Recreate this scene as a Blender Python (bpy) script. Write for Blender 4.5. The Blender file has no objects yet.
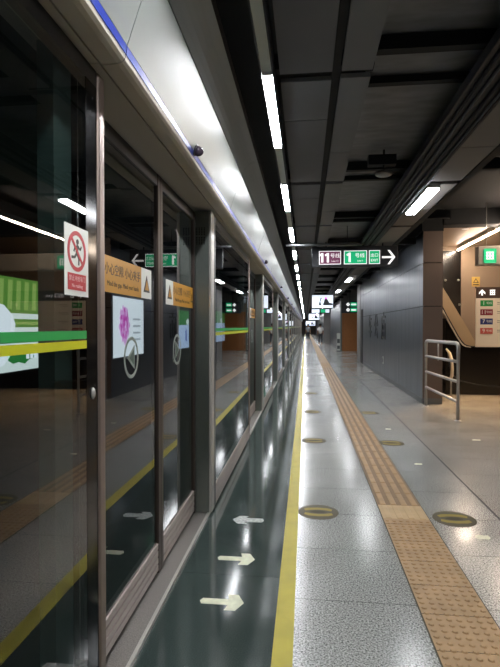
import bpy, bmesh, math, random
from mathutils import Vector, Matrix
random.seed(7)
scn = bpy.context.scene
COL = scn.collection
PI = math.pi

# ------------------------------------------------------------------ helpers
def lin(h):
    if isinstance(h, str):
        h = h.lstrip('#'); c = [int(h[i:i+2], 16)/255 for i in (0, 2, 4)]
    else:
        c = h
    return tuple((v/12.92 if v <= .04045 else ((v+.055)/1.055)**2.4) for v in c) + (1,)

def mat(name, col, rough=.5, metal=0., emit=0., noise=0., nscale=30., coat=0., spec=.5, bump=0., stretch=None, rnoise=0.):
    m = bpy.data.materials.new(name); m.use_nodes = True
    nt = m.node_tree; b = nt.nodes['Principled BSDF']
    c = lin(col)
    b.inputs['Base Color'].default_value = c
    b.inputs['Roughness'].default_value = rough
    b.inputs['Metallic'].default_value = metal
    b.inputs['Specular IOR Level'].default_value = spec
    if coat:
        b.inputs['Coat Weight'].default_value = coat; b.inputs['Coat Roughness'].default_value = .08
    if emit:
        b.inputs['Emission Color'].default_value = c; b.inputs['Emission Strength'].default_value = emit
    if noise or bump or rnoise:
        tc = nt.nodes.new('ShaderNodeTexCoord'); mp = nt.nodes.new('ShaderNodeMapping')
        if stretch: mp.inputs['Scale'].default_value = stretch
        nz = nt.nodes.new('ShaderNodeTexNoise'); nz.inputs['Scale'].default_value = nscale; nz.inputs['Detail'].default_value = 3
        nt.links.new(tc.outputs['Object'], mp.inputs['Vector']); nt.links.new(mp.outputs[0], nz.inputs['Vector'])
        if noise:
            mr = nt.nodes.new('ShaderNodeMapRange')
            mr.inputs['From Min'].default_value = .3; mr.inputs['From Max'].default_value = .7
            mr.inputs['To Min'].default_value = 1-noise; mr.inputs['To Max'].default_value = 1+noise
            mx = nt.nodes.new('ShaderNodeVectorMath'); mx.operation = 'SCALE'
            mx.inputs[0].default_value = c[:3]
            nt.links.new(nz.outputs[0], mr.inputs['Value']); nt.links.new(mr.outputs[0], mx.inputs['Scale'])
            nt.links.new(mx.outputs[0], b.inputs['Base Color'])
        if rnoise:
            mr = nt.nodes.new('ShaderNodeMapRange')
            mr.inputs['From Min'].default_value = .3; mr.inputs['From Max'].default_value = .7
            mr.inputs['To Min'].default_value = max(0, rough-rnoise); mr.inputs['To Max'].default_value = rough+rnoise
            nt.links.new(nz.outputs[0], mr.inputs['Value']); nt.links.new(mr.outputs[0], b.inputs['Roughness'])
        if bump:
            bp = nt.nodes.new('ShaderNodeBump'); bp.inputs['Strength'].default_value = bump; bp.inputs['Distance'].default_value = .002
            nt.links.new(nz.outputs[0], bp.inputs['Height']); nt.links.new(bp.outputs[0], b.inputs['Normal'])
    return m

def glass_mat(name, tint, boost=1.0):
    """thin tinted pane: mirror share from the Fresnel law on its outward faces, the rest passes through"""
    m = bpy.data.materials.new(name); m.use_nodes = True
    nt = m.node_tree; nt.nodes.clear()
    out = nt.nodes.new('ShaderNodeOutputMaterial'); mix = nt.nodes.new('ShaderNodeMixShader')
    tr = nt.nodes.new('ShaderNodeBsdfTransparent'); tr.inputs[0].default_value = lin(tint)
    gl = nt.nodes.new('ShaderNodeBsdfGlossy'); gl.inputs['Roughness'].default_value = .0; gl.inputs[0].default_value = (1, 1, 1, 1)
    fr = nt.nodes.new('ShaderNodeFresnel'); fr.inputs[0].default_value = 1.55
    ge = nt.nodes.new('ShaderNodeNewGeometry')
    a = nt.nodes.new('ShaderNodeMath'); a.operation = 'MULTIPLY'; a.inputs[1].default_value = 1.7*boost; a.use_clamp = True
    inv = nt.nodes.new('ShaderNodeMath'); inv.operation = 'SUBTRACT'; inv.inputs[0].default_value = 1
    mu = nt.nodes.new('ShaderNodeMath'); mu.operation = 'MULTIPLY'
    L = nt.links.new
    L(fr.outputs[0], a.inputs[0]); L(ge.outputs['Backfacing'], inv.inputs[1])
    L(a.outputs[0], mu.inputs[0]); L(inv.outputs[0], mu.inputs[1])
    L(mu.outputs[0], mix.inputs[0]); L(tr.outputs[0], mix.inputs[1]); L(gl.outputs[0], mix.inputs[2])
    L(mix.outputs[0], out.inputs[0])
    return m

def granite_mat(name, base, dark, light, rough, py, oy, px=None, ox=0, joint='3a3a38', jw=.004, scale=130, spec=.5):
    m = bpy.data.materials.new(name); m.use_nodes = True
    nt = m.node_tree; b = nt.nodes['Principled BSDF']; L = nt.links.new; N = nt.nodes.new
    tc = N('ShaderNodeTexCoord'); sp = N('ShaderNodeSeparateXYZ'); L(tc.outputs['Object'], sp.inputs[0])
    nz = N('ShaderNodeTexNoise'); nz.inputs['Scale'].default_value = scale; nz.inputs['Detail'].default_value = 2; nz.inputs['Roughness'].default_value = .7
    L(tc.outputs['Object'], nz.inputs['Vector'])
    rp = N('ShaderNodeValToRGB'); e = rp.color_ramp.elements
    e[0].position = .36; e[0].color = lin(dark); e[1].position = .66; e[1].color = lin(light)
    k = rp.color_ramp.elements.new(.5); k.color = lin(base)
    L(nz.outputs[0], rp.inputs[0])
    n2 = N('ShaderNodeTexNoise'); n2.inputs['Scale'].default_value = 1.3; n2.inputs['Detail'].default_value = 4
    L(tc.outputs['Object'], n2.inputs['Vector'])
    mr = N('ShaderNodeMapRange'); mr.inputs['From Min'].default_value = .3; mr.inputs['From Max'].default_value = .7
    mr.inputs['To Min'].default_value = .88; mr.inputs['To Max'].default_value = 1.08
    L(n2.outputs[0], mr.inputs[0])
    sc = N('ShaderNodeVectorMath'); sc.operation = 'SCALE'; L(rp.outputs[0], sc.inputs[0]); L(mr.outputs[0], sc.inputs['Scale'])
    def joints(sock, p, o):
        s = N('ShaderNodeMath'); s.operation = 'SUBTRACT'; s.inputs[1].default_value = o; L(sock, s.inputs[0])
        d = N('ShaderNodeMath'); d.operation = 'PINGPONG'; d.inputs[1].default_value = p/2; L(s.outputs[0], d.inputs[0])
        c = N('ShaderNodeMath'); c.operation = 'LESS_THAN'; c.inputs[1].default_value = jw/2; L(d.outputs[0], c.inputs[0])
        return c.outputs[0]
    j = joints(sp.outputs['Y'], py, oy)
    if px:
        mxm = N('ShaderNodeMath'); mxm.operation = 'MAXIMUM'; L(j, mxm.inputs[0]); L(joints(sp.outputs['X'], px, ox), mxm.inputs[1]); j = mxm.outputs[0]
    mx = N('ShaderNodeMix'); mx.data_type = 'RGBA'; L(j, mx.inputs['Factor']); L(sc.outputs[0], mx.inputs['A']); mx.inputs['B'].default_value = lin(joint)
    L(mx.outputs['Result'], b.inputs['Base Color'])
    r2 = N('ShaderNodeMapRange'); r2.inputs['From Min'].default_value = .3; r2.inputs['From Max'].default_value = .7
    r2.inputs['To Min'].default_value = rough*.75; r2.inputs['To Max'].default_value = rough*1.3
    L(n2.outputs[0], r2.inputs[0]); L(r2.outputs[0], b.inputs['Roughness'])
    b.inputs['Specular IOR Level'].default_value = spec
    return m

class MB:
    """collects shapes into one mesh; every shape names its material"""
    def __init__(s): s.bm = bmesh.new(); s.mats = []
    def mi(s, m):
        if m not in s.mats: s.mats.append(m)
        return s.mats.index(m)
    def faces(s, vs, fs, m, smooth=False):
        v = [s.bm.verts.new(p) for p in vs]; i = s.mi(m)
        for f in fs:
            try: q = s.bm.faces.new([v[k] for k in f])
            except ValueError: continue
            q.material_index = i; q.smooth = smooth
        return s
    def box(s, x0, x1, y0, y1, z0, z1, m):
        vs = [(x, y, z) for z in (z0, z1) for y in (y0, y1) for x in (x0, x1)]
        return s.faces(vs, [(0, 2, 3, 1), (4, 5, 7, 6), (0, 1, 5, 4), (2, 6, 7, 3), (0, 4, 6, 2), (1, 3, 7, 5)], m)
    def bbox(s, x0, x1, y0, y1, z0, z1, m, r=.005, seg=2):
        b = bmesh.new(); bmesh.ops.create_cube(b, size=1)
        for v in b.verts: v.co = Vector(((x0+x1)/2+v.co.x*(x1-x0), (y0+y1)/2+v.co.y*(y1-y0), (z0+z1)/2+v.co.z*(z1-z0)))
        bmesh.ops.bevel(b, geom=b.edges[:], offset=r, segments=seg, affect='EDGES', profile=.5)
        return s.add(b, m)
    def add(s, b, m, smooth=False, mtx=None):
        i = s.mi(m); mp = {}
        for v in b.verts: mp[v] = s.bm.verts.new(mtx @ v.co if mtx else v.co)
        for f in b.faces:
            q = s.bm.faces.new([mp[v] for v in f.verts]); q.material_index = i; q.smooth = smooth
        b.free(); return s
    def prism(s, poly, axis, a, b, m):
        """poly of 2D points in the plane across axis, extruded a..b; axis x: (y,z), y: (x,z), z: (x,y)"""
        def P(p, t): return {'x': (t, p[0], p[1]), 'y': (p[0], t, p[1]), 'z': (p[0], p[1], t)}[axis]
        n = len(poly); b_ = bmesh.new()
        lo = [b_.verts.new(P(p, a)) for p in poly]; hi = [b_.verts.new(P(p, b)) for p in poly]
        b_.faces.new(lo[::-1]); b_.faces.new(hi)
        for k in range(n): b_.faces.new([lo[k], lo[(k+1) % n], hi[(k+1) % n], hi[k]])
        bmesh.ops.recalc_face_normals(b_, faces=b_.faces[:])
        return s.add(b_, m)
    def cyl(s, p0, p1, r, m, n=12, r2=None, cap=True):
        p0 = Vector(p0); p1 = Vector(p1); d = p1-p0
        b = bmesh.new()
        bmesh.ops.create_cone(b, cap_ends=cap, segments=n, radius1=r, radius2=r if r2 is None else r2, depth=d.length)
        M = Matrix.Translation((p0+p1)/2) @ d.to_track_quat('Z', 'Y').to_matrix().to_4x4()
        return s.add(b, m, True, M)
    def tube(s, pts, r, m, n=10):
        pts = [Vector(p) for p in pts]; rings = []; i = s.mi(m)
        for k, p in enumerate(pts):
            t = (pts[min(k+1, len(pts)-1)]-pts[max(k-1, 0)]).normalized()
            a = t.cross(Vector((0, 0, 1)))
            if a.length < 1e-3: a = t.cross(Vector((1, 0, 0)))
            a.normalize(); c = a.cross(t).normalized()
            if rings and a.dot(pa) < 0: a, c = -a, -c
            pa = a
            rr = r[k] if isinstance(r, (list, tuple)) else r
            rings.append([s.bm.verts.new(p+a*rr*math.cos(2*PI*q/n)+c*rr*math.sin(2*PI*q/n)) for q in range(n)])
        for u, v in zip(rings, rings[1:]):
            for q in range(n):
                f = s.bm.faces.new([u[q], u[(q+1) % n], v[(q+1) % n], v[q]]); f.material_index = i; f.smooth = True
        for rg in (rings[0][::-1], rings[-1]):
            f = s.bm.faces.new(rg); f.material_index = i
        return s
    def lathe(s, prof, m, origin=(0, 0, 0), n=24, smooth=True, mtx=None):
        b = bmesh.new(); rings = []
        for r, z in prof:
            rings.append([b.verts.new(Vector((r*math.cos(2*PI*q/n), r*math.sin(2*PI*q/n), z))+Vector(origin)) for q in range(n)])
        for u, v in zip(rings, rings[1:]):
            for q in range(n): b.faces.new([u[q], u[(q+1) % n], v[(q+1) % n], v[q]])
        b.faces.new(rings[0][::-1]); b.faces.new(rings[-1])
        bmesh.ops.recalc_face_normals(b, faces=b.faces[:])
        return s.add(b, m, smooth, mtx)
    def ring(s, cy, cz, r0, r1, xa, xb, m, n=36):
        vs = []
        for x in (xa, xb):
            for r in (r0, r1): vs += [(x, cy+r*math.cos(2*PI*q/n), cz+r*math.sin(2*PI*q/n)) for q in range(n)]
        fs = []
        for q in range(n):
            p = (q+1) % n
            fs += [(2*n+q, 3*n+q, 3*n+p, 2*n+p), (q, p, n+p, n+q), (n+q, n+p, 3*n+p, 3*n+q), (q, 2*n+q, 2*n+p, p)]
        return s.faces(vs, fs, m)
    def text(s, body, size, mtx, m, ext=.0015, align='CENTER', squash=None, bold=0.):
        cu = bpy.data.curves.new('letters', 'FONT'); cu.body = body; cu.size = size
        cu.align_x = align; cu.align_y = 'CENTER'; cu.extrude = ext; cu.offset = bold; cu.resolution_u = 3
        o = bpy.data.objects.new('letters', cu); COL.objects.link(o)
        bpy.context.view_layer.update()
        me = bpy.data.meshes.new_from_object(o.evaluated_get(bpy.context.evaluated_depsgraph_get()))
        b = bmesh.new(); b.from_mesh(me)
        bpy.data.objects.remove(o); bpy.data.curves.remove(cu); bpy.data.meshes.remove(me)
        if squash: mtx = mtx @ Matrix.Diagonal((squash, 1, 1, 1))
        return s.add(b, m, False, mtx)
    def build(s, name, parent=None, loc=None, auto=True):
        me = bpy.data.meshes.new(name)
        s.bm.to_mesh(me); s.bm.free()
        for m in s.mats: me.materials.append(m)
        o = bpy.data.objects.new(name, me); COL.objects.link(o)
        if parent is not None: o.parent = parent
        if loc: o.location = loc
        return o

def tag(o, label, cat=None, group=None, kind=None):
    o['label'] = label
    if cat: o['category'] = cat
    if group: o['group'] = group
    if kind: o['kind'] = kind
    return o
def thing(name, label, cat, loc=(0, 0, 0), group=None, rz=0):
    o = bpy.data.objects.new(name, None); COL.objects.link(o); o.location = loc; o.rotation_euler.z = rz
    o.empty_display_size = .2
    return tag(o, label, cat, group)
def dup(root, loc, label, group=None):
    r = root.copy(); COL.objects.link(r); r.location = loc; r['label'] = label
    if group: r['group'] = group
    for ch in list(root.children):
        c = ch.copy(); COL.objects.link(c); c.parent = r
        for g in ch.children:
            d = g.copy(); COL.objects.link(d); d.parent = c
    return r
def struct(o, label=None):
    o['kind'] = 'structure'
    if label: o['label'] = label
    return o
# matrices that lay text (x right, y up) onto faces
def face_px(x, y, z):   # facing +X, read from the platform looking towards -X: text right = +Y
    return Matrix(((0, 0, 1, x), (1, 0, 0, y), (0, 1, 0, z), (0, 0, 0, 1)))
def face_nx(x, y, z):   # facing -X: text right = -Y
    return Matrix(((0, 0, -1, x), (-1, 0, 0, y), (0, 1, 0, z), (0, 0, 0, 1)))
def face_ny(x, y, z):   # facing -Y (towards the camera): text right = +X
    return Matrix(((1, 0, 0, x), (0, 0, -1, y), (0, 1, 0, z), (0, 0, 0, 1)))
_O = ['first', 'second', 'third', 'fourth', 'fifth', 'sixth', 'seventh', 'eighth', 'ninth']
ORD = _O+['tenth', 'eleventh', 'twelfth', 'thirteenth', 'fourteenth', 'fifteenth', 'sixteenth', 'seventeenth', 'eighteenth', 'nineteenth']
for t_, u_ in (('twentieth', 'twenty'), ('thirtieth', 'thirty'), ('fortieth', 'forty'), ('fiftieth', 'fifty')):
    ORD += [t_]+[u_+'-'+o_ for o_ in _O]

# ------------------------------------------------------------------ materials
M = {}
M['floor'] = granite_mat('grey speckled granite', '949591', '4b4c49', 'bcbdb8', .2, .64, 2.75, None, 0, scale=105, spec=.42)
M['floor_r'] = granite_mat('grey speckled granite of the concourse side', '93918a', '4d4b47', 'b8b5ae', .2, .64, 2.70, 1.28, 1.5, scale=105, spec=.42)
M['dark_granite'] = granite_mat('dark green granite', '36423f', '2a3533', '47524f', .1, 1.07, 2.97, None, 0, joint='14181a', scale=200)
M['yellow'] = mat('yellow safety line', 'b3a636', .5, spec=.3, noise=.08, nscale=8)
M['tactile'] = mat('tan tactile tile', 'a2825a', .45, noise=.15, nscale=9)
M['tactile_dk'] = mat('brown tactile groove', '7c6243', .55)
M['tactile_pale'] = mat('pale tan tactile tile', 'b89c72', .45, noise=.1, nscale=9)
M['rubber'] = mat('black joint strip', '191919', .6)
M['steel'] = mat('brushed steel', '858c86', .32, .9, noise=.08, nscale=20, stretch=(20, 20, 1))
M['steel_dark'] = mat('dark steel', '57585a', .38, .85)
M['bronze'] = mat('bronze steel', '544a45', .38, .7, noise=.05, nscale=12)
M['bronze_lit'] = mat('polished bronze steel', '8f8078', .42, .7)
M['rail'] = mat('pinkish brushed rail', 'c0b5af', .4, .35)
M['rail_dk'] = mat('rail groove', '6f6661', .5, .3)
M['tread'] = mat('studded steel threshold', '827d78', .45, .4, noise=.3, nscale=160)
M['nosing'] = mat('polished steel nosing', 'c4c0b9', .35, .5)
M['black'] = mat('black enamel', '101112', .35)
M['mullion'] = mat('greenish mullion', '71867c', .5, .2)
M['frit'] = mat('black glass border', '0c0d0e', .12, spec=.12)
M['glass'] = glass_mat('platform screen glass', 'c8cecf', .75)
M['white_panel'] = mat('white enamelled panel', '979c98', .33, .3, noise=.04, nscale=3)
M['grey_panel'] = mat('pale grey upper panel', '7f8381', .45, .2)
M['lip'] = mat('taupe metal lip', 'c6bdae', .45, .05, noise=.05, nscale=5)
M['soffit'] = mat('taupe soffit', 'b5ada1', .5, .0)
M['blue'] = mat('blue enamel stripe', '182f8c', .4)
M['dome'] = mat('smoked plastic dome', '4a3f4c', .12, spec=.8)
M['dark_ceil'] = mat('black painted slab', '101317', .8)
M['ceil_panel'] = mat('dark grey ceiling panel', '6f7073', .85, noise=.05, nscale=2, spec=.2)
M['ceil_panel_b'] = mat('mid grey ceiling panel', '7d7e81', .85, noise=.05, nscale=2, spec=.2)
M['ceil_mesh'] = mat('charcoal ceiling sheet', '75767a', .6, noise=.2, nscale=4, stretch=(1, 3, 1))
M['ceil_warm'] = mat('warm grey ceiling panel', '78736f', .8)
M['beam'] = mat('black beam', '0e1013', .8)
M['tray'] = mat('dark cable tray', '1f2125', .6, .1)
M['pipe'] = mat('grey pipe', '5b5d60', .4, .5)
M['trunk'] = mat('pale lamp trunking', 'd2d6ce', .4)
M['lamp'] = mat('lit lamp diffuser', 'f9fbff', .4, emit=140)
M['lamp_b'] = mat('lit panel lamp diffuser', 'f9fbff', .4, emit=45)
M['lamp_warm'] = mat('lit warm strip', 'ffe8d0', .4, emit=150)
M['wall_metal'] = mat('grey metal wall panel', '5d6167', .34, .5, noise=.12, nscale=3, stretch=(3, 6, .15), rnoise=.06)
M['wall_end'] = mat('taupe metal wall end', '6b5d56', .4, .4)
M['plinth'] = mat('grey plinth', '66686a', .4, .4)
M['dark_core'] = mat('dark gap', '0b0b0c', .8)
M['beige'] = mat('beige wall panel', '917d69', .5, noise=.04, nscale=2)
M['cream'] = mat('cream board', 'e0d6c4', .45)
M['wood'] = mat('orange wood', 'a56b38', .45, noise=.15, nscale=6, stretch=(1, 1, 6))
M['balus'] = mat('tan balustrade cladding', 'ac9474', .45)
M['black_gloss'] = mat('black glossy cladding', '191512', .22)
M['tube'] = mat('stainless tube', 'b5b3b0', .32, .65)
M['sign_box'] = mat('dark grey sign case', '34363a', .4, .3)
M['sign_grey'] = mat('grey beige sign case', '8d8578', .5)
M['maroon'] = mat('lit maroon sign', '64344e', .5, emit=.9)
M['green'] = mat('lit green sign', '0da36c', .5, emit=.9)
M['white_lit'] = mat('lit white letters', 'f4f4f4', .5, emit=.95)
M['white_screen'] = mat('lit pale screen', 'dde6f4', .3, emit=1.0)
M['white_paint'] = mat('worn white floor sticker', 'dadcc0', .45, noise=.12, nscale=25)
M['white_faded'] = mat('faded white floor sticker', 'b4bab6', .5, noise=.5, nscale=45)
M['disc'] = mat('taupe floor disc', '57513f', .6, spec=.2)
M['disc_y'] = mat('yellow floor disc mark', '8f7f3d', .6, spec=.2)
M['disc_d'] = mat('dark floor disc mark', '423d2e', .6, spec=.2)
M['sticker_y'] = mat('yellow sticker', 'b8821f', .4)
M['sticker_w'] = mat('white sticker', 'd9dcd6', .4)
M['sticker_k'] = mat('black print', '2a2420', .4)
M['ring'] = mat('frosted grey sticker', '8f9a92', .4)
M['ring_d'] = mat('frosted green sticker', '4c5f55', .4)
M['red'] = mat('red print', 'b4202c', .4)
M['pink'] = mat('pale pink print', 'e8b8ba', .4)
M['band_g'] = mat('green glass band', '1f9a48', .4)
M['band_y'] = mat('yellow glass band', 'c2c41c', .4)
M['tunnel'] = mat('dark tunnel concrete', '2a3036', .9, noise=.2, nscale=2)
M['ad_case'] = mat('dark light box frame', '15171a', .4)
M['brownhead'] = mat('brown board header', '3f2c22', .5)
M['pill_g'] = mat('green line pill', '1f8a46', .5)
M['pill_m'] = mat('maroon line pill', '7d1a2b', .5)
M['pill_n'] = mat('navy line pill', '1f2f6e', .5)
M['pill_r'] = mat('salmon line pill', 'b5544a', .5)
M['plate_y'] = mat('yellow warning plate', 'c8a24c', .5)
M['skin'] = mat('skin', '9c7459', .6)
M['shirt_w'] = mat('white shirt', 'd8d8d6', .8)
M['shirt_g'] = mat('grey shirt', '8b8d92', .8)
M['shorts'] = mat('dark trousers', '2a2c33', .8)
M['hair'] = mat('black hair', '14110f', .6)
M['shoe'] = mat('dark shoe', '1b1b1c', .6)
M['conc'] = mat('grey pillar cladding', '7c7a78', .4, .3, noise=.06, nscale=2)
M['brownwall'] = mat('brown far wall', '3b302a', .6)

YEND = 100.0
# ------------------------------------------------------------------ setting: floor
o = struct(MB().box(-.055, 1.495, -6, YEND, -.2, 0, M['floor']).build('floor'), 'grey speckled granite platform floor')
struct(MB().box(1.515, 8, -6, YEND, -.2, 0, M['floor_r']).build('floor'), 'grey granite floor beyond the black joint')
struct(MB().box(-.757, -.055, -6, YEND, -.2, 0, M['dark_granite']).build('floor'), 'dark polished granite floor along the screen doors')
struct(MB().box(1.495, 1.515, -6, YEND, -.2, .0005, M['rubber']).build('trim_1'), 'black expansion joint in the floor')
struct(MB().box(-1.5, -.757, -6, YEND, -.4, -.03, M['dark_core']).build('floor'), 'platform edge under the screen doors')
struct(MB().box(-.9, -.775, -6, YEND, -.03, .018, M['tread']).box(-.775, -.757, -6, YEND, -.03, .022, M['nosing']).build('trim_2'), 'studded metal threshold with bright nosing')
# yellow line
tag(MB().box(-.15, -.055, -6, YEND, 0, .002, M['yellow']).build('safety_line'), 'long yellow safety line along the dark granite edge', 'floor line')
# tactile paving with real studs and bars
tb = MB(); tb.box(.605, .955, -6, YEND, 0, .004, M['tactile'])
tb.box(.606, .954, 4.27, 18.3, .004, .0046, M['tactile_dk'])
tb.box(.605, .955, 3.97, 4.27, .004, .0052, M['tactile_pale'])
def studs(y0, y1):
    n = int((y1-y0)/.05)
    for i in range(n):
        for j in range(7):
            x = .63+.05*j; y = y0+.05*(i+.5)
            r0, r1, z0, z1 = .0165, .011, .004, .0095
            vs = []; k = 8
            for r, z in ((r0, z0), (r1, z1)):
                vs += [(x+r*math.cos(2*PI*q/k), y+r*math.sin(2*PI*q/k), z) for q in range(k)]
            fs = [(q, (q+1) % k, k+(q+1) % k, k+q) for q in range(k)]+[tuple(range(k, 2*k))]
            tb.faces(vs, fs, M['tactile'], False)
studs(1.2, 3.95); studs(18.3, 20.6)
def bars(y0, y1, step=.3, m='tactile'):
    y = y0
    while y < y1-.05:
        for j in range(4):
            x = .65+.087*j
            a, b, c, d = y+.006, y+step-.006, x-.025, x+.025
            vs = [(c, a, .004), (d, a, .004), (d, b, .004), (c, b, .004), (c+.006, a+.006, .009), (d-.006, a+.006, .009), (d-.006, b-.006, .009), (c+.006, b-.006, .009)]
            tb.faces(vs, [(4, 5, 6, 7), (0, 1, 5, 4), (1, 2, 6, 5), (2, 3, 7, 6), (3, 0, 4, 7)], M[m])
        y += step
bars(3.97, 4.27, .3, 'tactile_pale'); bars(4.27, 18.3); bars(20.6, 60, .6)
# dark joints around the tiles
y = -6
while y < 40:
    tb.box(.605, .955, y+.27-.0015, y+.27+.0015, .004, .0048, M['disc_d']); y += .3
tb.box(.598, .605, -6, YEND, 0, .003, M['disc_d']).box(.955, .962, -6, YEND, 0, .003, M['disc_d'])
tag(tb.build('tactile_paving'), 'tan tactile guiding path of studs and bars along the platform', 'tactile paving')

# floor discs
def disc(cx, cy, label):
    t = thing('floor_disc', label, 'floor sticker', (cx, cy, 0), 'round floor stickers')
    MB().lathe([(.162, 0), (.162, .0012), (.158, .0016)], M['disc'], n=40).build('disc', t)
    b = MB()
    for s in (1, -1):    # two yellow arcs and a dark eye between them
        pts = [(-.105, .02*s), (-.115, .06*s), (-.08, .085*s), (0, .095*s), (.08, .085*s), (.115, .06*s), (.105, .02*s), (.05, .04*s), (0, .046*s), (-.05, .04*s)]
        b.prism(pts, 'z', .0016, .0024, M['disc_y'])
    b.prism([(-.07, 0), (-.03, .025), (.03, .025), (.07, 0), (.03, -.025), (-.03, -.025)], 'z', .0016, .0024, M['disc_d'])
    b.build('mark', t)
    return t
d0 = disc(.105, 4.06, 'round taupe floor disc beside the yellow line, nearest of them to the camera')
for x, y, lb in ((.11, 6.61, 'round floor disc beside the yellow line, second from the camera'),
                 (.12, 8.85, 'round floor disc beside the yellow line, third from the camera'),
                 (.12, 11.3, 'round floor disc beside the yellow line, fourth from the camera'),
                 (1.155, 4.03, 'round floor disc right of the studded tactile tiles, nearest there'),
                 (1.10, 6.58, 'round floor disc right of the tactile bars, second there'),
                 (1.10, 8.85, 'round floor disc right of the tactile bars, third there')):
    dup(d0, (x, y, 0), lb)

# arrows on the dark granite
def arrow_poly(L, w, hw, hl):
    return [(-L/2, w/2), (L/2-hl, w/2), (L/2-hl*1.15, hw/2), (L/2-hl*.45, hw/2), (L/2, 0), (L/2-hl*.45, -hw/2), (L/2-hl*1.15, -hw/2), (L/2-hl, -w/2), (-L/2, -w/2), (-L/2-.012, 0)]
P1 = arrow_poly(.23, .055, .155, .085)
for (x, y, lb) in ((-.445, 2.67, 'white arrow sticker pointing away from the doors, nearer of two'),
                   (-.437, 3.18, 'white arrow sticker pointing away from the doors, farther of two')):
    tag(MB().prism(P1, 'z', 0, .0015, M['white_paint']).build('floor_arrow', loc=(x, y, 0)), lb, 'floor sticker', 'floor arrows')
P2 = [(-a, b) for a, b in arrow_poly(.23, .075, .15, .1)][::-1]
for (x, y, lb) in ((-.445, 3.83, 'faded white arrow sticker pointing at the doors, beyond the clear arrows'),
                   (-.46, 2.06, 'faded white arrow sticker pointing at the doors, at the bottom edge')):
    tag(MB().prism(P2, 'z', 0, .0012, M['white_faded']).build('floor_arrow', loc=(x, y, 0)), lb, 'floor sticker', 'floor arrows')
for x, y, w, d, lb in ((1.253, 3.70, .11, .06, 'torn white sticker patch right of the nearest concourse side disc'), (1.223, 5.606, .09, .05, 'small torn white sticker patch beyond the right-hand disc'),
                   (1.203, 7.479, .09, .05, 'tiny worn white sticker patch farthest along the tactile bars'), (2.243, 6.88, .12, .03, 'thin white scuffed patch near the railing')):
    pts = [(-.5, -.2), (-.35, .3), (-.1, .5), (.2, .35), (.45, .4), (.5, -.1), (.3, -.45), (0, -.4), (-.3, -.5)]
    tag(MB().prism([(p*w, q*d*1.4) for p, q in pts], 'z', 0, .0012, M['white_paint']).build('floor_patch', loc=(x, y, 0)), lb, 'floor sticker', 'worn floor patches')

# ------------------------------------------------------------------ platform screen doors
PER = 4.82; OP0, OP1 = 1.785, 3.90; XF, XS = -.75, -.885; ZT = 2.43
NB = 20; LA, LB, L0 = 1.11, .955, 1.82   # leaf widths and where the near leaf starts
def tri(b, cx, cz, r, x, m, thick=.0012, inner=None):
    """warning triangle on a face looking +X (coordinates y,z)"""
    P = lambda rr: [(cx-rr*.87, cz-rr*.5), (cx+rr*.87, cz-rr*.5), (cx, cz+rr)]
    b.prism(P(r), 'x', x, x+thick, m)
    if inner: b.prism(P(r*.62), 'x', x+thick, x+2*thick, inner)
def make_leaf(flip):
    """flip = the far one. local y runs from the near edge"""
    w = LA if not flip else LB
    t = thing('sliding_door', 'x', 'sliding door', (0, 0, 0), 'sliding screen door leaves')
    a, b = (.05, w-.05) if not flip else (.05, w-.04)
    MB().box(-.006, .006, a, b, .215, 2.33, M['glass']).build('glass', t)
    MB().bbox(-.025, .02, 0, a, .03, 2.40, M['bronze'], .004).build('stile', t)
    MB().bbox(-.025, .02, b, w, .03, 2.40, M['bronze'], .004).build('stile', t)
    MB().box(-.025, .016, a, b, 2.33, 2.40, M['black']).build('top_rail', t)
    r = MB(); r.box(-.025, .006, a, b, .045, .215, M['rail_dk'])
    for k in range(4):
        z = .05+k*.042; r.box(.006, .017, a, b, z, z+.032, M['rail'])
    r.build('bottom_rail', t)
    # yellow warning sticker
    s = MB(); Y = (lambda v: v) if not flip else (lambda v: w-v)
    if not flip:
        y0, y1, ym = .17, .965, .79
        s.box(.006, .0075, y0, ym, 1.655, 1.818, M['sticker_y']); s.box(.006, .0075, ym, y1, 1.655, 1.818, M['sticker_w'])
        s.text('小心空隙 小心夹手', .058, face_px(.0078, .535, 1.757), M['sticker_k'], .0004)
        s.text('Mind the gap. Mind your hands', .034, face_px(.0078, .535, 1.695), M['sticker_k'], .0004)
        tri(s, .88, 1.72, .062, .0075, M['sticker_k'], inner=M['sticker_y'])
    else:
        y0, y1, ym = .16, .915, .33
        s.box(.006, .0075, ym, y1, 1.642, 1.801, M['sticker_y']); s.box(.006, .0075, y0, ym, 1.642, 1.801, M['sticker_w'])
        s.text('小心空隙 小心夹手', .062, face_px(.0078, ym+.26, 1.742), M['sticker_k'], .0004)
        s.text('Mind the gap. Mind your hands', .034, face_px(.0078, ym+.26, 1.682), M['sticker_k'], .0004)
        tri(s, .245, 1.71, .062, .0075, M['sticker_k'], inner=M['sticker_y'])
        tri(s, .875, 1.71, .045, .0075, M['sticker_k'], inner=M['sticker_y'])
    s.build('warning_sticker', t)['label'] = 'yellow sticker with warning triangle'
    g = MB(); cy = .635 if not flip else .435; cz = 1.343
    g.ring(cy, cz, .088, .106, .0062, .0075, M['ring'])
    sgn = -1 if not flip else 1
    g.prism([(cy+sgn*.06, cz), (cy-sgn*.045, cz+.062), (cy-sgn*.045, cz-.062)], 'x', .006, .0075, M['ring'])
    g.prism([(cy+sgn*.03, cz), (cy-sgn*.035, cz+.04), (cy-sgn*.035, cz-.04)], 'x', .0075, .008, M['ring_d'])
    g.build('arrow_sticker', t)['label'] = 'round frosted sticker with arrow head'
    return t
leafA, leafB = make_leaf(False), make_leaf(True)

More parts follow.
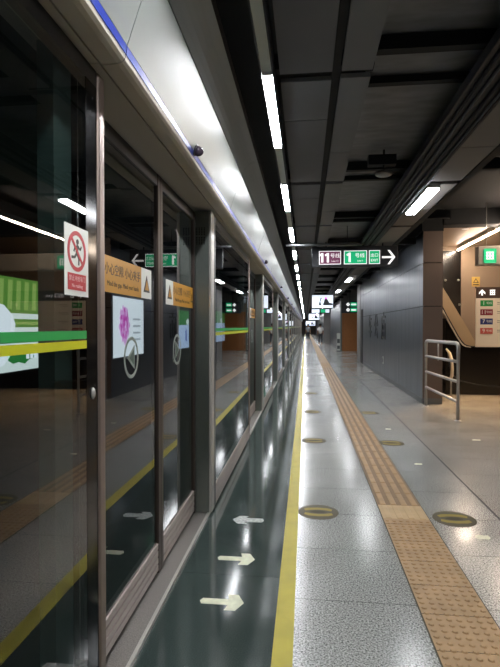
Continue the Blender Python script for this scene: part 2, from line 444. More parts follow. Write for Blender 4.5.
def make_panel():
    """fixed glass panel between two door openings; local y 0..2.37"""
    w = PER-(OP1-OP0)-.13
    t = thing('fixed_glass_panel', 'x', 'glass panel', (0, 0, 0), 'fixed glass screen panels')
    MB().box(-.006, .006, .05, w-.06, .205, 2.35, M['glass']).build('glass', t)
    MB().box(-.02, .007, w-.15, w-.06, .205, 2.35, M['frit']).build('border', t)['label'] = 'black border strip of the pane'
    MB().box(-.10, -.045, w-.27, w-.15, .02, 2.41, M['mullion']).box(-.10, -.06, w-.15, w-.07, .02, 2.41, M['frit']).build('rear_mullion', t)['label'] = 'greenish post behind the pane'
    MB().bbox(-.03, .012, 0, .05, .02, 2.41, M['steel_dark'], .006).build('stile', t)
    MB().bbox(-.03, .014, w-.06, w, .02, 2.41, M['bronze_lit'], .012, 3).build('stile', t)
    MB().box(-.03, .006, .05, w-.06, .02, .2, M['rail']).box(.006, .010, .05, w-.06, .03, .1, M['rail']).box(.006, .010, .05, w-.06, .108, .19, M['rail']).build('bottom_rail', t)
    MB().box(-.03, .006, .05, w-.06, 2.35, 2.41, M['black']).build('top_rail', t)
    b = MB(); b.box(.006, .0075, .06, w-.15, 1.459, 1.486, M['band_g']); b.box(.006, .0075, .06, w-.15, 1.426, 1.453, M['band_y'])
    b.build('safety_band', t)['label'] = 'green and yellow stripes across the glass'
    return t, w
panel0, PW = make_panel()
def make_post():
    """steel post at the far side of each opening; local y 0..0.15"""
    t = thing('door_post', 'x', 'post', (0, 0, 0), 'steel door posts')
    MB().box(-.165, -.012, 0, .13, .02, 2.412, M['steel']).build('body', t)
    MB().bbox(-.012, .012, .0, .12, .02, 2.412, M['nosing'], .006).build('edge', t)['label'] = 'bright polished front edge'
    g = MB()
    for i in range(4):
        for j in range(5):
            for (zo, k) in ((2.245, 0), (2.17, 1)):
                y = -.112+i*.02 + (0 if k == 0 else 0)
                g.box(y, y+.011, -.002, 0, zo+j*.0125-.02, zo+j*.0125-.012, M['black'])
    g.build('speaker_grille', t)['label'] = 'small black perforated grille'
    return t
post0 = make_post()

SEG = PER/2
def make_header():
    t = thing('door_header', 'x', 'header panel', (0, 0, 0), 'header panels over the screen doors')
    L = SEG-.006
    MB().prism([(-.90, 2.424), (-.724, 2.424), (-.724, 2.50), (-.90, 2.50)], 'y', 0, L, M['soffit']).build('soffit', t)
    MB().prism([(-.712, 2.418), (-.655, 2.418), (-.638, 2.422), (-.628, 2.432), (-.624, 2.445), (-.624, 2.50), (-.712, 2.50)], 'y', 0, L, M['lip']).build('lip', t)
    MB().prism([(-.622, 2.447), (-.619, 2.478), (-.64, 2.478), (-.64, 2.447)], 'y', 0, L, M['blue']).build('stripe', t)['label'] = 'blue stripe'
    MB().prism([(-.6185, 2.479), (-.526, 2.748), (-.56, 2.748), (-.66, 2.479)], 'y', 0, L, M['white_panel']).build('face_panel', t)
    MB().prism([(-.524, 2.756), (-.508, 2.785), (-.488, 2.81), (-.465, 2.832), (-.44, 2.85), (-.41, 2.865), (-.398, 2.873), (-.43, 2.95), (-.60, 2.95), (-.56, 2.756)], 'y', 0, L, M['grey_panel']).build('upper_panel', t)
    MB().box(-.9, -.66, .02, L-.02, 2.505, 2.94, M['dark_core']).build('mounting_frame', t)
    return t
head0 = make_header()
def make_dome():
    t = thing('indicator_dome', 'x', 'indicator lamp', (0, 0, 0), 'door indicator domes')
    R = Matrix.Rotation(PI/2+math.radians(19), 4, 'Y')
    mb_ = MB().lathe([(.033, .001), (.033, .006), (.030, .008)], M['steel_dark'], n=20, mtx=R); mb_ = mb_.build('mounting_base', t)
    MB().lathe([(.029, .008), (.028, .02), (.023, .034), (.013, .043), (.002, .047)], M['dome'], n=20, mtx=R).build('lens', mb_)
    return t
dome0 = make_dome()
def place(first, flag, loc, label):
    if not flag.get(first.name):
        flag[first.name] = 1; first.location = loc; first['label'] = label; return first
    return dup(first, loc, label)
FL = {}
for k in range(NB):
    y = PER*k
    place(panel0, FL, (XF, OP0-PW+y, 0), 'fixed glass platform screen panel with green and yellow band, %s from the camera' % ORD[k])
    place(leafA, FL, (XS, L0+y, 0), 'near leaf of the %s sliding door pair with yellow sticker' % ORD[k])
    place(leafB, FL, (XS, L0+LA+y, 0), 'far leaf of the %s sliding door pair with yellow sticker' % ORD[k])
    place(post0, FL, (XF, OP1+y, 0), 'steel post ending the %s sliding door opening' % ORD[k])
    place(dome0, FL, (-.611, 2.75+y, 2.482), 'small dark indicator dome on the header above door pair %s from camera' % ORD[k])
HL = {}
for k in range(-1, 2*NB):
    nm = 'white header panel with blue stripe over the doors, %s counting from the camera' % ORD[k+1] if k > 0 else (
         'white header panel with blue stripe directly above the first sliding doors' if k == 0 else 'white header panel with blue stripe above the nearest fixed glass')
    if k == -1: head0.location = (0, 1.70+SEG*k, 0); head0['label'] = nm
    else: dup(head0, (0, 1.70+SEG*k, 0), nm)
dup(head0, (0, 1.70-2*SEG, 0), 'white header panel with blue stripe, cut by the top left picture edge')
# prohibition sign, lock on the nearest fixed panel
p = MB(); x = .006
p.box(x, x+.0012, PW-.305, PW-.135, 1.60, 1.826, M['sticker_w'])
cy, cz = PW-.22, 1.745
p.ring(cy, cz, .052, .066, x+.0012, x+.002, M['red'])
k_ = M['sticker_k']; X0, X1 = x+.0012, x+.002
def limb(pts, w):
    for (a, b) in zip(pts, pts[1:]):
        d = Vector((b[0]-a[0], b[1]-a[1])).normalized(); nn = Vector((-d.y, d.x))*w
        p.prism([(cy+a[0]-nn.x, cz+a[1]-nn.y), (cy+b[0]-nn.x, cz+b[1]-nn.y), (cy+b[0]+nn.x, cz+b[1]+nn.y), (cy+a[0]+nn.x, cz+a[1]+nn.y)], 'x', X0, X1, k_)
p.prism([(cy+.004+.009*math.cos(2*PI*q/12), cz+.032+.009*math.sin(2*PI*q/12)) for q in range(12)], 'x', X0, X1, k_)
limb([(.006, .022), (-.002, -.006)], .008)                      # trunk
limb([(.006, .018), (.024, .008), (.032, .02)], .0035)          # arms
limb([(.004, .018), (-.014, .012), (-.022, -.002)], .0035)
limb([(-.001, -.006), (.014, -.022), (.012, -.044)], .0045)     # legs
limb([(-.002, -.006), (-.016, -.02), (-.038, -.022)], .0045)
d = Vector((1, -1)).normalized()
p.prism([(cy-.042, cz+.034), (cy-.034, cz+.042), (cy+.042, cz-.034), (cy+.034, cz-.042)], 'x', X1, X1+.0008, M['red'])
p.box(x+.0012, x+.002, PW-.285, PW-.155, 1.618, 1.672, M['red'])
p.text('禁止冲抢车门', .0195, face_px(x+.0022, cy, 1.655), M['pink'], .0003)
p.text('No rushing', .017, face_px(x+.0022, cy, 1.632), M['pink'], .0003)
p.build('prohibition_sign', panel0)['label'] = 'white sign with red running ban symbol'
MB().lathe([(.011, 0), (.011, .004), (.008, .008)], M['nosing'], n=18, mtx=Matrix.Translation((.007, PW-.105, 1.266)) @ Matrix.Rotation(PI/2, 4, 'Y') @ Matrix.Diagonal((1.9, 1, 1, 1))).build('lock', panel0)['label'] = 'oval chrome key lock'

# ------------------------------------------------------------------ trackside
struct(MB().box(-4.95, -4.75, -6, YEND, -1.6, 3.9, M['tunnel']).build('wall_left'), 'dark tunnel wall beyond the track')
struct(MB().box(-4.75, -1.5, -6, YEND, -1.6, -1.4, M['tunnel']).build('floor'), 'dark track bed')
struct(MB().box(-4.75, -.9, -6, YEND, 3.5, 3.9, M['tunnel']).build('ceiling'), 'dark tunnel ceiling')
AD = {n: mat('light box print '+n, c, .4, emit=e) for n, c, e in (
    ('green', '5f8f3c', 1.5), ('deepgreen', '2f7d3c', 1.6), ('palegreen', '8fae5a', 1.6), ('white', 'eef3fa', 1.8), ('magenta', 'c53fae', 1.7), ('lilac', 'dca4dc', 1.8), ('pinkish', 'cf6fc4', 1.8),
    ('mist', 'dfe9e6', 1.7), ('grey', 'aab0b8', 1.7), ('sky', 'b9cdf0', 1.7), ('blue', '3a56b0', 1.6), ('ink', '20262a', .3))}
def lightbox(y0, y1, z0, z1, label, art):
    t = thing('light_box', label, 'advertising light box', (-4.745, (y0+y1)/2, z0), 'trackside light boxes')
    w, h = (y1-y0), (z1-z0)
    MB().box(0, .16, -w/2-.05, w/2+.05, -.05, h+.05, M['ad_case']).build('frame', t)
    b = MB(); art(b, w, h, .16); b.build('poster', t)
    return t
def blob(b, cy, cz, ry, rz, x, m, n=16, jag=0, seed=1):
    rr = random.Random(seed)
    b.prism([(cy+ry*math.cos(2*PI*q/n)*(1+jag*(rr.random()-.5)), cz+rz*math.sin(2*PI*q/n)*(1+jag*(rr.random()-.5))) for q in range(n)], 'x', x, x+.004, m)
def art_green(b, w, h, x):
    b.box(x, x+.004, -w/2, w/2, 0, h, AD['green'])
    b.box(x+.004, x+.006, -w/2, w/2, h*.0, h*.3, AD['mist']); b.box(x+.004, x+.006, -w/2, w/2, h*.3, h*.4, AD['deepgreen'])
    b.box(x+.004, x+.006, -w/2, w/2, .42*h, .47*h, AD['mist']); b.box(x+.004, x+.006, -w/2, w/2, .5*h, .53*h, AD['palegreen']); b.box(x+.004, x+.006, -w/2, w/2, .56*h, .62*h, AD['mist'])
    for k in range(5):
        b.prism([(w*(.1+.08*k), h*.66), (w*(.14+.08*k), h*.66), (w*(.15+.08*k), h*.97), (w*(.11+.08*k), h*.97)], 'x', x+.004, x+.006, AD['palegreen'])
    c = w/2-1.0                                           # pale robed figure shape
    b.prism([(c-.42, h*.41), (c-.38, h*.62), (c-.22, h*.72), (c-.02, h*.70), (c+.2, h*.60), (c+.28, h*.5), (c+.22, h*.36), (c-.2, h*.36)], 'x', x+.006, x+.009, AD['white'])
    blob(b, w/2-.55, h*.17, .38, h*.1, x+.006, AD['deepgreen'], 14, .5, 3)
    blob(b, w/2-1.2, h*.16, .3, h*.12, x+.006, AD['white'], 14, .6, 5)
    for k in range(3): b.box(x+.010, x+.012, w/2-.42+.12*k, w/2-.33+.12*k, h*.12, h*.22, AD['white'])
def art_mag(b, w, h, x):
    b.box(x, x+.004, -w/2, w/2, 0, h, AD['white'])
    for k in range(44):
        a = k*2.4; r = .22*math.sqrt((44-k)/44)
        blob(b, -w*.17+r*math.cos(a)*1.5, h*.50+r*math.sin(a)*2.0+.06, .07, .09, x+.004+.0002*k, AD[('lilac', 'magenta', 'pinkish')[k % 3]] if k > 14 else AD['lilac'], 9, .8, k)
    for k in range(4):
        b.box(x+.004, x+.006, w*.12, w*.38, h*(.62-.12*k), h*(.655-.12*k), AD['grey'])
def art_blue(b, w, h, x):
    b.box(x, x+.004, -w/2, w/2, 0, h*.62, AD['sky']); b.box(x, x+.004, -w/2, w/2, h*.62, h, AD['deepgreen'])
    blob(b, 0, h*.33, .12, h*.2, x+.004, AD['blue'], 10, .5, 9); blob(b, .3, h*.7, .3, h*.08, x+.004, AD['mist'], 12, .5, 4)
lightbox(5.3, 8.2, .79, 2.275, 'glowing green poster with white figure behind the nearest glass', art_green)
lightbox(11.55, 13.8, .735, 2.24, 'glowing white poster with magenta flower shape across the track', art_mag)
lightbox(17.8, 20.0, .68, 2.1, 'glowing blue and green poster across the track', art_blue)
lightbox(25.2, 28.2, .7, 2.3, 'glowing pale poster far along the tunnel wall', art_blue)

# ------------------------------------------------------------------ ceiling
struct(MB().box(-.9, 8, -6, YEND, 3.75, 3.9, M['dark_ceil']).build('ceiling'), 'black ceiling slab')
struct(MB().box(-.9, -.62, -6, YEND, 2.955, 3.75, M['dark_ceil']).build('trim_3'), 'black bulkhead over the screen doors')
LY0 = 3.10
def gapped(x0, x1, z, m, nm, lb, gap=.11, seam=.85):
    b = MB(); y = LY0-4*SEG
    while y < YEND-2.5:
        b.box(x0, x1, y+.12+gap, y+seam, z, z+.03, m); b.box(x0, x1, y+seam+.012, y+SEG+.12, z, z+.03, m)
        y += SEG
    return struct(b.build(nm), lb)
gapped(-.165, .165, 3.11, M['ceil_panel'], 'ceiling', 'dark grey ceiling panels beside the lamp row')
gapped(.225, .415, 3.11, M['ceil_panel_b'], 'ceiling', 'narrow grey ceiling panels', .09, 1.6)
gapped(1.35, 1.66, 3.075, M['ceil_warm'], 'ceiling', 'grey ceiling panels around the right lamp row', .12, 1.5)
b = MB(); b.box(.43, 1.6, -6, YEND, 3.32, 3.35, M['ceil_mesh'])
struct(b.build('ceiling'), 'charcoal ceiling sheets in the recess')
b = MB(); y = LY0-4*SEG; k = 0
while y < YEND-2:
    b.box(-.2, .43, y+.13, y+.22, 3.15, 3.25, M['beam'])
    b.box(.43, 1.6, y+.10, y+.17, 3.22, 3.31, M['beam']); b.box(.43, 1.6, y+.62, y+.68, 3.26, 3.31, M['beam'])
    b.box(1.35, 2.2, y+.02, y+.10, 3.16, 3.28, M['beam'])
    y += SEG
struct(b.build('trim_4'), 'black cross beams of the ceiling grid')
b = MB(); b.box(.17, .22, -6, YEND, 3.14, 3.24, M['beam']); b.box(1.72, 1.80, -6, YEND, 3.12, 3.3, M['beam'])
struct(b.build('trim_5'), 'black lengthwise ceiling rails')
t = thing('cable_tray', 'dark lengthwise cable tray left of the right lamp row', 'cable tray', (1.18, 0, 3.06))
MB().box(-.13, .13, -6, YEND, 0, .015, M['tray']).box(-.145, -.13, -6, YEND, -.01, .06, M['tray']).box(.13, .145, -6, YEND, -.01, .06, M['tray']).build('tray', t)
b = MB()
for x in (-.09, -.03, .04, .1): b.cyl((x, -6, -.014), (x, YEND, -.014), .012, M['pipe'] if x in (-.03, .1) else M['tray'], 8)
b.build('conduit', t)
b = MB(); b.cyl((-.36, 9.2, 2.985), (1.0, 9.2, 2.985), .022, M['pipe'], 10)
t = thing('sprinkler_pipe', 'grey pipe crossing under the ceiling before the hanging line sign', 'pipe', (0, 0, 0))
b.build('pipe', t)
for x in (.19, .75): MB().cyl((x, 9.2, 2.985), (x, 9.2, 3.34), .006, M['tray'], 6).build('hanger', t)
# lamp row over the platform edge
t = thing('lamp_trunking', 'pale straight trunking running between the edge lamps', 'lamp trunking', (-.238, 0, 3.07))
MB().box(-.032, .032, -6, YEND, .0, .09, M['trunk']).build('casing', t)
MB().box(-.040, -.032, -6, YEND, -.026, .1, M['tray']).box(.032, .040, -6, YEND, -.026, .1, M['tray']).build('side_rail', t)
y = -.2
while y < 16: MB().cyl((0, y, .09), (0, y, .68), .006, M['tray'], 6).build('hanger', t); y += 2.41
lt = thing('edge_lamp', 'x', 'ceiling lamp', (-.238, LY0, 3.07), 'lit lamps over the platform edge')
MB().box(-.029, .029, 0, 1.25, -.022, -.002, M['lamp']).build('diffuser', lt)
MB().box(-.0305, .0305, -.012, 0, -.023, -.0005, M['trunk']).box(-.0305, .0305, 1.25, 1.262, -.023, -.0005, M['trunk']).build('mounting_cap', lt)
lt['label'] = 'long white ceiling lamp over the platform edge, nearest one visible'
dup(lt, (-.238, LY0-SEG, 3.07), 'long white ceiling lamp above the camera'); dup(lt, (-.238, LY0-2*SEG, 3.07), 'long white ceiling lamp behind the camera')
for k in range(1, 39):
    dup(lt, (-.238, LY0+SEG*k, 3.07), 'long white ceiling lamp over the platform edge, %s from the camera' % ORD[k])
rt = thing('panel_lamp', 'x', 'ceiling lamp', (1.40, 5.72, 3.02), 'lit lamps of the right row')
MB().box(-.056, .056, 0, 1.22, -.015, .005, M['lamp_b']).build('diffuser', rt)
MB().box(-.066, .066, -.012, 1.232, .005, .055, M['trunk']).build('mounting_housing', rt)
rt['label'] = 'white ceiling lamp of the right row, nearest and largest'
dup(rt, (1.40, .55, 3.02), 'white ceiling lamp of the right row, above the camera')
for k, y in enumerate((10.9, 16.1, 21.3, 26.5, 31.7, 36.9, 42.1, 47.3, 52.5, 57.7, 62.9, 68.1, 73.3)):
    dup(rt, (1.40, y, 3.02), 'white ceiling lamp of the right row, %s from the camera' % ORD[k+1])
# smoke detector
t = thing('smoke_detector', 'round white smoke detector under the dark ceiling', 'smoke detector', (.80, 5.3, 3.06))
MB().lathe([(.03, .035), (.075, .035), (.085, .02), (.085, .005), (.07, -.004), (.0, -.005)][::-1], M['conc'], n=28).build('body', t)
MB().cyl((0, 0, .035), (0, 0, .30), .012, M['tray']).box(-.16, .12, -.05, .05, .10, .2, M['beam']).build('bracket', t)

# ------------------------------------------------------------------ hanging line sign
t = thing('line_sign', 'hanging dark sign with maroon 11 and green 1 line plates and arrow', 'hanging sign', (.915, 9.6, 2.627)); t.scale = (.881, .881, .881)
MB().bbox(-.905, .905, 0, .16, 0, .44, M['sign_box'], .01).build('case', t)
MB().cyl((-.6, .08, .44), (-.6, .08, 1.27), .015, M['tray']).cyl((.6, .08, .44), (.6, .08, 1.27), .015, M['tray']).build('hanger', t)
def plate(b, x0, x1, z0, z1, m, y=0, fr=.014, border=True):
    if border: b.bbox(x0, x1, y-.006, y, z0, z1, M['white_lit'], .002, 1)
    b.bbox(x0+fr, x1-fr, y-.009, y-.006 if border else y, z0+fr, z1-fr, m, .001, 1)
def one(b, x, z):
    b.prism([(x-.015, z-.095), (x+.03, z-.095), (x+.03, z+.105), (x-.005, z+.105), (x-.06, z+.07), (x-.045, z+.035), (x-.015, z+.052)], 'y', -.012, -.009, M['white_lit'])
b = MB(); plate(b, -.753, -.285, .055, .345, M['maroon'])
one(b, -.69, .195); one(b, -.57, .195); b.text('号线', .105, face_ny(-.41, -.0095, .235), M['white_lit'], .001); b.text('Line 11', .05, face_ny(-.41, -.0095, .125), M['white_lit'], .001)
b.build('line_plate', t)['label'] = 'maroon plate reading 11'
b = MB(); plate(b, -.222, .262, .055, .345, M['green'])
one(b, -.11, .195); b.text('号线', .105, face_ny(.11, -.0095, .235), M['white_lit'], .001); b.text('Line 1', .05, face_ny(.12, -.0095, .125), M['white_lit'], .001)
b.build('line_plate', t)['label'] = 'green plate reading 1'
def exit_icon(b, cx, cz, s, y):
    W = M['white_lit']
    for (i, j) in ((-1, 1), (0, 1), (1, 1), (-1, 0), (1, 0), (-1, -1), (0, -1), (1, -1)):
        pass
    b.box(cx-.32*s, cx+.32*s, y-.001, y, cz+.26*s, cz+.36*s, W); b.box(cx-.32*s, cx+.32*s, y-.001, y, cz-.30*s, cz-.22*s, W)
    for k in (-.28, -.05, .18): b.box(cx+k*s, cx+(k+.1)*s, y-.001, y, cz-.22*s, cz+.26*s, W)
    b.box(cx-.32*s, cx+.32*s, y-.001, y, cz-.02*s, cz+.06*s, W)
b = MB(); plate(b, .303, .534, .055, .345, M['green']); b.text('出口', .085, face_ny(.4185, -.0095, .235), M['white_lit'], .001); b.text('EXIT', .075, face_ny(.4185, -.0095, .13), M['white_lit'], .001)
b.build('exit_plate', t)['label'] = 'green exit plate'
b = MB(); zz = .195
b.prism([(.575, zz-.02), (.79, zz-.02), (.79, zz+.02), (.575, zz+.02)], 'y', -.006, 0, M['white_lit'])
b.prism([(.69, zz+.15), (.735, zz+.15), (.85, zz), (.735, zz-.15), (.69, zz-.15), (.80, zz)], 'y', -.006, 0, M['white_lit'])
b.build('arrow', t)['label'] = 'white arrow pointing right'

# ------------------------------------------------------------------ grey metal room block on the right
WX0, WX1, WY0, WY1, WH = 2.26, 2.63, 10.0, 22.2, 3.34
w = MB()
w.box(WX0+.02, WX1-.02, WY0+.5, 13.25, 0, WH, M['dark_core']); w.box(WX0+.02, 4.2, 13.25, WY1, 0, WH, M['dark_core'])
w.box(WX0+.02, WX1-.02, WY0+.02, WY0+.5, 0, WH, M['dark_core'])
for z0, z1 in ((.11, 1.885), (1.90, 2.725), (2.74, WH)):
    y = WY0+.012
    while y < 20.0:
        y1 = min(y+1.56, 20.1); w.box(WX0, WX0+.02, y, y1-.004, z0, z1, M['wall_metal']); y = y1
    w.box(WX0, WX1, WY0, WY0+.012, z0, z1, M['wall_end']); w.box(WX1-.02, WX1, WY0+.012, 13.1, z0, z1, M['wall_end'])
w.box(WX0-.012, WX0+.02, WY0+.012, 20.1, 0, .11, M['plinth']); w.box(WX0, WX1, WY0, WY0+.012, 0, .11, M['plinth'])
w.box(WX0-.02, WX0+.02, 20.9, WY1, 0, WH, M['conc']); w.box(WX0-.004, WX0+.02, 20.1, 20.9, 2.2, WH, M['wall_metal'])
w.box(WX0-.02, WX1+.005, WY0-.02, WY1, WH, 3.75, M['beam'])
struct(w.build('wall_right'), 'grey metal clad room wall with dark end doorway')
# characters on the wall and a small plate
for i, (ch, y) in enumerate((('车', 17.9), ('公', 16.4), ('庙', 14.9))):
    b = MB(); b.text(ch, .86, face_nx(0, 0, 0), M['black'], .006)
    c = b.build('wall_character', loc=(WX0-.008, y, 1.45))
    tag(c, ['dark Chinese character on the grey wall, farthest of three', 'dark Chinese character on the grey wall, middle of three', 'dark Chinese character on the grey wall, nearest of three'][i], 'wall lettering', 'characters on the grey wall')
t = thing('wall_socket', 'small white socket plate low on the grey metal wall', 'socket', (WX0, 14.92, .52))
pl = MB().bbox(-.014, -.001, -.06, .06, -.11, .11, M['sticker_w'], .004).build('plate', t)
MB().box(-.017, -.014, -.03, .03, -.05, .05, M['pipe']).build('outlet', pl)

# ------------------------------------------------------------------ railing
t = thing('railing', 'stainless tube railing beside the end of the grey wall', 'railing', (2.26, 9.73, 0))
A, B = Vector((0, 0, 0)), Vector((.148, -1.49, 0))
def on(s, z): return A.lerp(B, s)+Vector((0, 0, z))
fr_ = MB().tube([on(0, 0), on(0, 1.16), on(.004, 1.195), on(.025, 1.225), on(.06, 1.234)] + [on(.94, 1.234), on(.975, 1.225), on(.996, 1.195), on(1, 1.16), on(1, 0)], .030, M['tube'], 12).build('frame', t)
for z0, z1 in ((.945, .94), (.652, .62), (.359, .302)):
    MB().tube([on(.01, z0), on(.99, z1)], .025, M['tube'], 10).build('bar', t)
MB().tube([on(.42, .90), on(.42, 1.234)], .013, M['tube'], 8).build('baluster', t)
for s in (0, 1):
    q = on(s, 0); MB().lathe([(.05, 0), (.05, .008), (.03, .014)], M['tube'], origin=q, n=20).build('base_flange', fr_)

# ------------------------------------------------------------------ stair hall on the right
struct(MB().box(2.64, 8, 9.95, 10.3, 3.45, 3.75, M['beam']).build('trim_6'), 'dark lintel over the stair hall')
struct(MB().box(2.64, 8, 10.3, 13.2, 3.5, 3.56, M['beige']).build('ceiling'), 'beige lit ceiling of the stair hall')
struct(MB().box(3.86, 8, 13.0, 13.2, 0, 3.5, M['beige']).box(2.64, 3.86, 13.1, 13.2, 0, 3.5, M['black_gloss']).box(2.64, 3.86, 13.0, 13.1, 3.40, 3.5, M['beige']).build('wall_back'), 'beige end wall of the stair hall')
struct(MB().box(7.8, 8, -6, YEND, 0, 3.75, M['brownwall']).build('wall_right'), 'brown far side wall')
struct(MB().box(4.2, 7.8, 19.4, 19.6, 0, 3.75, M['brownwall']).build('wall_back'), 'brown partition behind the stair hall')
t = thing('glass_screen', 'dark glass screen with round fixings behind the stair', 'glass screen', (3.42, 13.0, 0))
MB().box(.0, .43, 0, .03, 0, 3.39, M['black_gloss']).build('pane', t)
for x, z in ((.06, 2.66), (.37, 2.66), (.40, 2.05), (.06, 2.05)):
    MB().lathe([(.03, 0), (.03, .015), (.018, .025)], M['nosing'], n=16, mtx=Matrix.Translation((x, 0, z)) @ Matrix.Rotation(PI/2, 4, 'X')).build('fixing', t)
# stair side: black base, tan balustrade that curves up to the left
t = thing('stair_side', 'tan stair balustrade curving down over black base under info board', 'stair', (2.98, 11.4, 0))
outer = [(.0, 1.98), (.12, 1.74), (.25, 1.50), (.36, 1.30), (.43, 1.19), (.49, 1.12), (.55, 1.09), (.64, 1.075), (3.2, 1.06)]
inner = [(3.2, 1.10), (.80, 1.10), (.73, 1.15), (.66, 1.26), (.56, 1.45), (.42, 1.69), (.28, 1.93), (.14, 2.17), (.0, 2.40)]
MB().prism(outer+inner, 'y', .02, .5, M['balus']).build('balustrade', t)
edge = [(a-.018, b-.02) for a, b in outer]
MB().prism(outer+edge[::-1], 'y', .0, .5, M['black']).build('handrail', t)['label'] = 'black edge strip along the curve'
edge2 = [(a-.032, b-.035) for a, b in outer[:-1]]
MB().prism([(a-.018, b-.02) for a, b in outer[:-1]]+edge2[::-1], 'y', .0, .45, M['cream']).build('edge_trim', t)['label'] = 'pale trim under the curve'
MB().prism([(.1, 0), (3.2, 0), (3.2, 1.04), (.66, 1.05), (.54, 1.065), (.47, 1.10), (.40, 1.17), (.33, 1.28), (.1, 1.70)], 'y', .06, .5, M['black_gloss']).build('base', t)
MB().tube([(.14, .045, .95), (.18, .045, .62), (.26, .045, .42), (.42, .045, .30), (.8, .045, .22), (1.6, .045, .16)], .012, M['steel_dark'], 8).build('skirting', t)
t = thing('handrail_end', 'pale curved handrail end glowing behind the railing', 'handrail', (3.02, 11.1, 0))
MB().tube([(0, .1, 1.02), (.06, .05, .93), (.09, 0, .78), (.10, 0, .6), (.095, 0, .45), (.07, .03, .34)], [.02, .03, .036, .036, .034, .024], M['cream'], 12).build('rail', t)
MB().cyl((.085, .02, 0), (.085, .02, .40), .018, M['tube']).build('post', t)
# information board
t = thing('info_board', 'cream information board with brown header and coloured line list', 'information board', (3.685, 11.36, 1.055))
MB().box(0, 1.9, 0, .04, 0, 1.30, M['cream']).build('panel', t)
b = MB(); b.box(.0, 1.9, -.004, 0, 1.06, 1.30, M['brownhead'])
b.prism([(.11, 1.12), (.14, 1.12), (.14, 1.19), (.19, 1.145), (.19, 1.185), (.125, 1.25), (.06, 1.185), (.06, 1.145), (.11, 1.19)], 'y', -.008, -.004, M['white_lit'])
exit_icon(b, .34, 1.18, .17, -.004); b.text('出口 Exit', .12, face_ny(.78, -.005, 1.18), M['white_lit'], .001)
b.build('header', t)['label'] = 'brown header with white arrow and icon'
for i, (mm, nm, z) in enumerate((('pill_g', '1', .95), ('pill_m', '11', .755), ('pill_n', '7', .555), ('pill_r', '9', .35))):
    b = MB(); b.bbox(.09, .35, -.006, 0, z-.065, z+.065, M[mm], .003, 1)
    b.text(nm, .12, face_ny(.16, -.0065, z), M['sticker_w'], .001); b.text('号线', .06, face_ny(.27, -.0065, z), M['sticker_w'], .001)
    b.box(.44, .70, -.003, 0, z+.008, z+.024, M['sign_grey']); b.box(.44, .62, -.003, 0, z-.028, z-.016, M['sign_grey'])
    b.build('line_pill', t)['label'] = ['green pill reading 1', 'maroon pill reading 11', 'navy pill reading 7', 'salmon pill reading 9'][i]
t = thing('warning_plate', 'small yellow plate with black triangle above the information board', 'warning sign', (3.68, 11.36, 2.37))
MB().bbox(-.085, .085, 0, .012, 0, .21, M['plate_y'], .003, 1).build('plate', t)
b = MB(); b.prism([(-.06, .08), (.06, .08), (0, .185)], 'y', -.003, 0, M['sticker_k']); b.prism([(-.035, .095), (.035, .095), (0, .155)], 'y', -.005, -.003, M['plate_y']); b.box(-.06, .06, -.003, 0, .03, .05, M['sticker_k']); b.build('symbol', t)
MB().box(-.012, .012, 0, .02, -.04, .0, M['steel_dark']).build('bracket', t)
# hanging exit sign
t = thing('exit_sign', 'hanging grey sign case with small green exit plate', 'hanging sign', (3.12, 9.5, 2.62))
MB().bbox(0, 1.8, 0, .2, 0, .34, M['sign_grey'], .008).build('case', t)
b = MB(); b.bbox(.09, .305, -.006, 0, .03, .29, M['green'], .02, 2); exit_icon(b, .1975, .16, .2, -.006); b.build('exit_plate', t)['label'] = 'green plate with white exit symbol'
MB().cyl((.17, .1, .34), (.17, .1, 1.13), .006, M['tube'], 8).cyl((1.6, .1, .34), (1.6, .1, 1.13), .006, M['tube'], 8).build('hanger', t)
# warm strip lamps
t = thing('strip_lamp', 'warm white strip lamp running into the stair hall', 'ceiling lamp', (3.74, 10.35, 3.40), 'warm strip lamps')
MB().box(-.02, .02, 0, 2.5, -.02, 0, M['lamp_warm']).build('diffuser', t)
MB().box(-.025, .025, 0, 2.5, 0, .1, M['trunk']).build('mounting_housing', t)
dup(t, (3.74, 7.78, 3.40), 'warm white strip lamp over the open floor, outside the picture')

for k, x in enumerate((3.25, 4.3)):  # unseen fittings, added to throw warm light onto the hall floor
    t = thing('downlight', ['small warm downlight in the beige stair hall ceiling, left one', 'small warm downlight in the beige stair hall ceiling, right one'][k], 'ceiling lamp', (x, 10.7, 3.5), 'warm downlights')
    MB().lathe([(.03, -.004), (.06, -.006), (.07, -.003), (.07, 0), (.03, 0)], M['trunk'], n=24).build('trim_ring', t)
    MB().lathe([(.001, -.002), (.03, -.002), (.03, -.001), (.001, -.001)], M['lamp_warm'], n=20).build('lens', t)
    ld = bpy.data.lights.new('downlight_beam', 'SPOT'); ld.energy = 420; ld.color = (1, .60, .27); ld.spot_size = math.radians(75); ld.spot_blend = .6; ld.shadow_soft_size = .04
    lo = bpy.data.objects.new('downlight_beam', ld); COL.objects.link(lo); lo.parent = t; lo.location = (0, 0, -.02); lo.rotation_euler = (math.radians(-20), 0, 0)
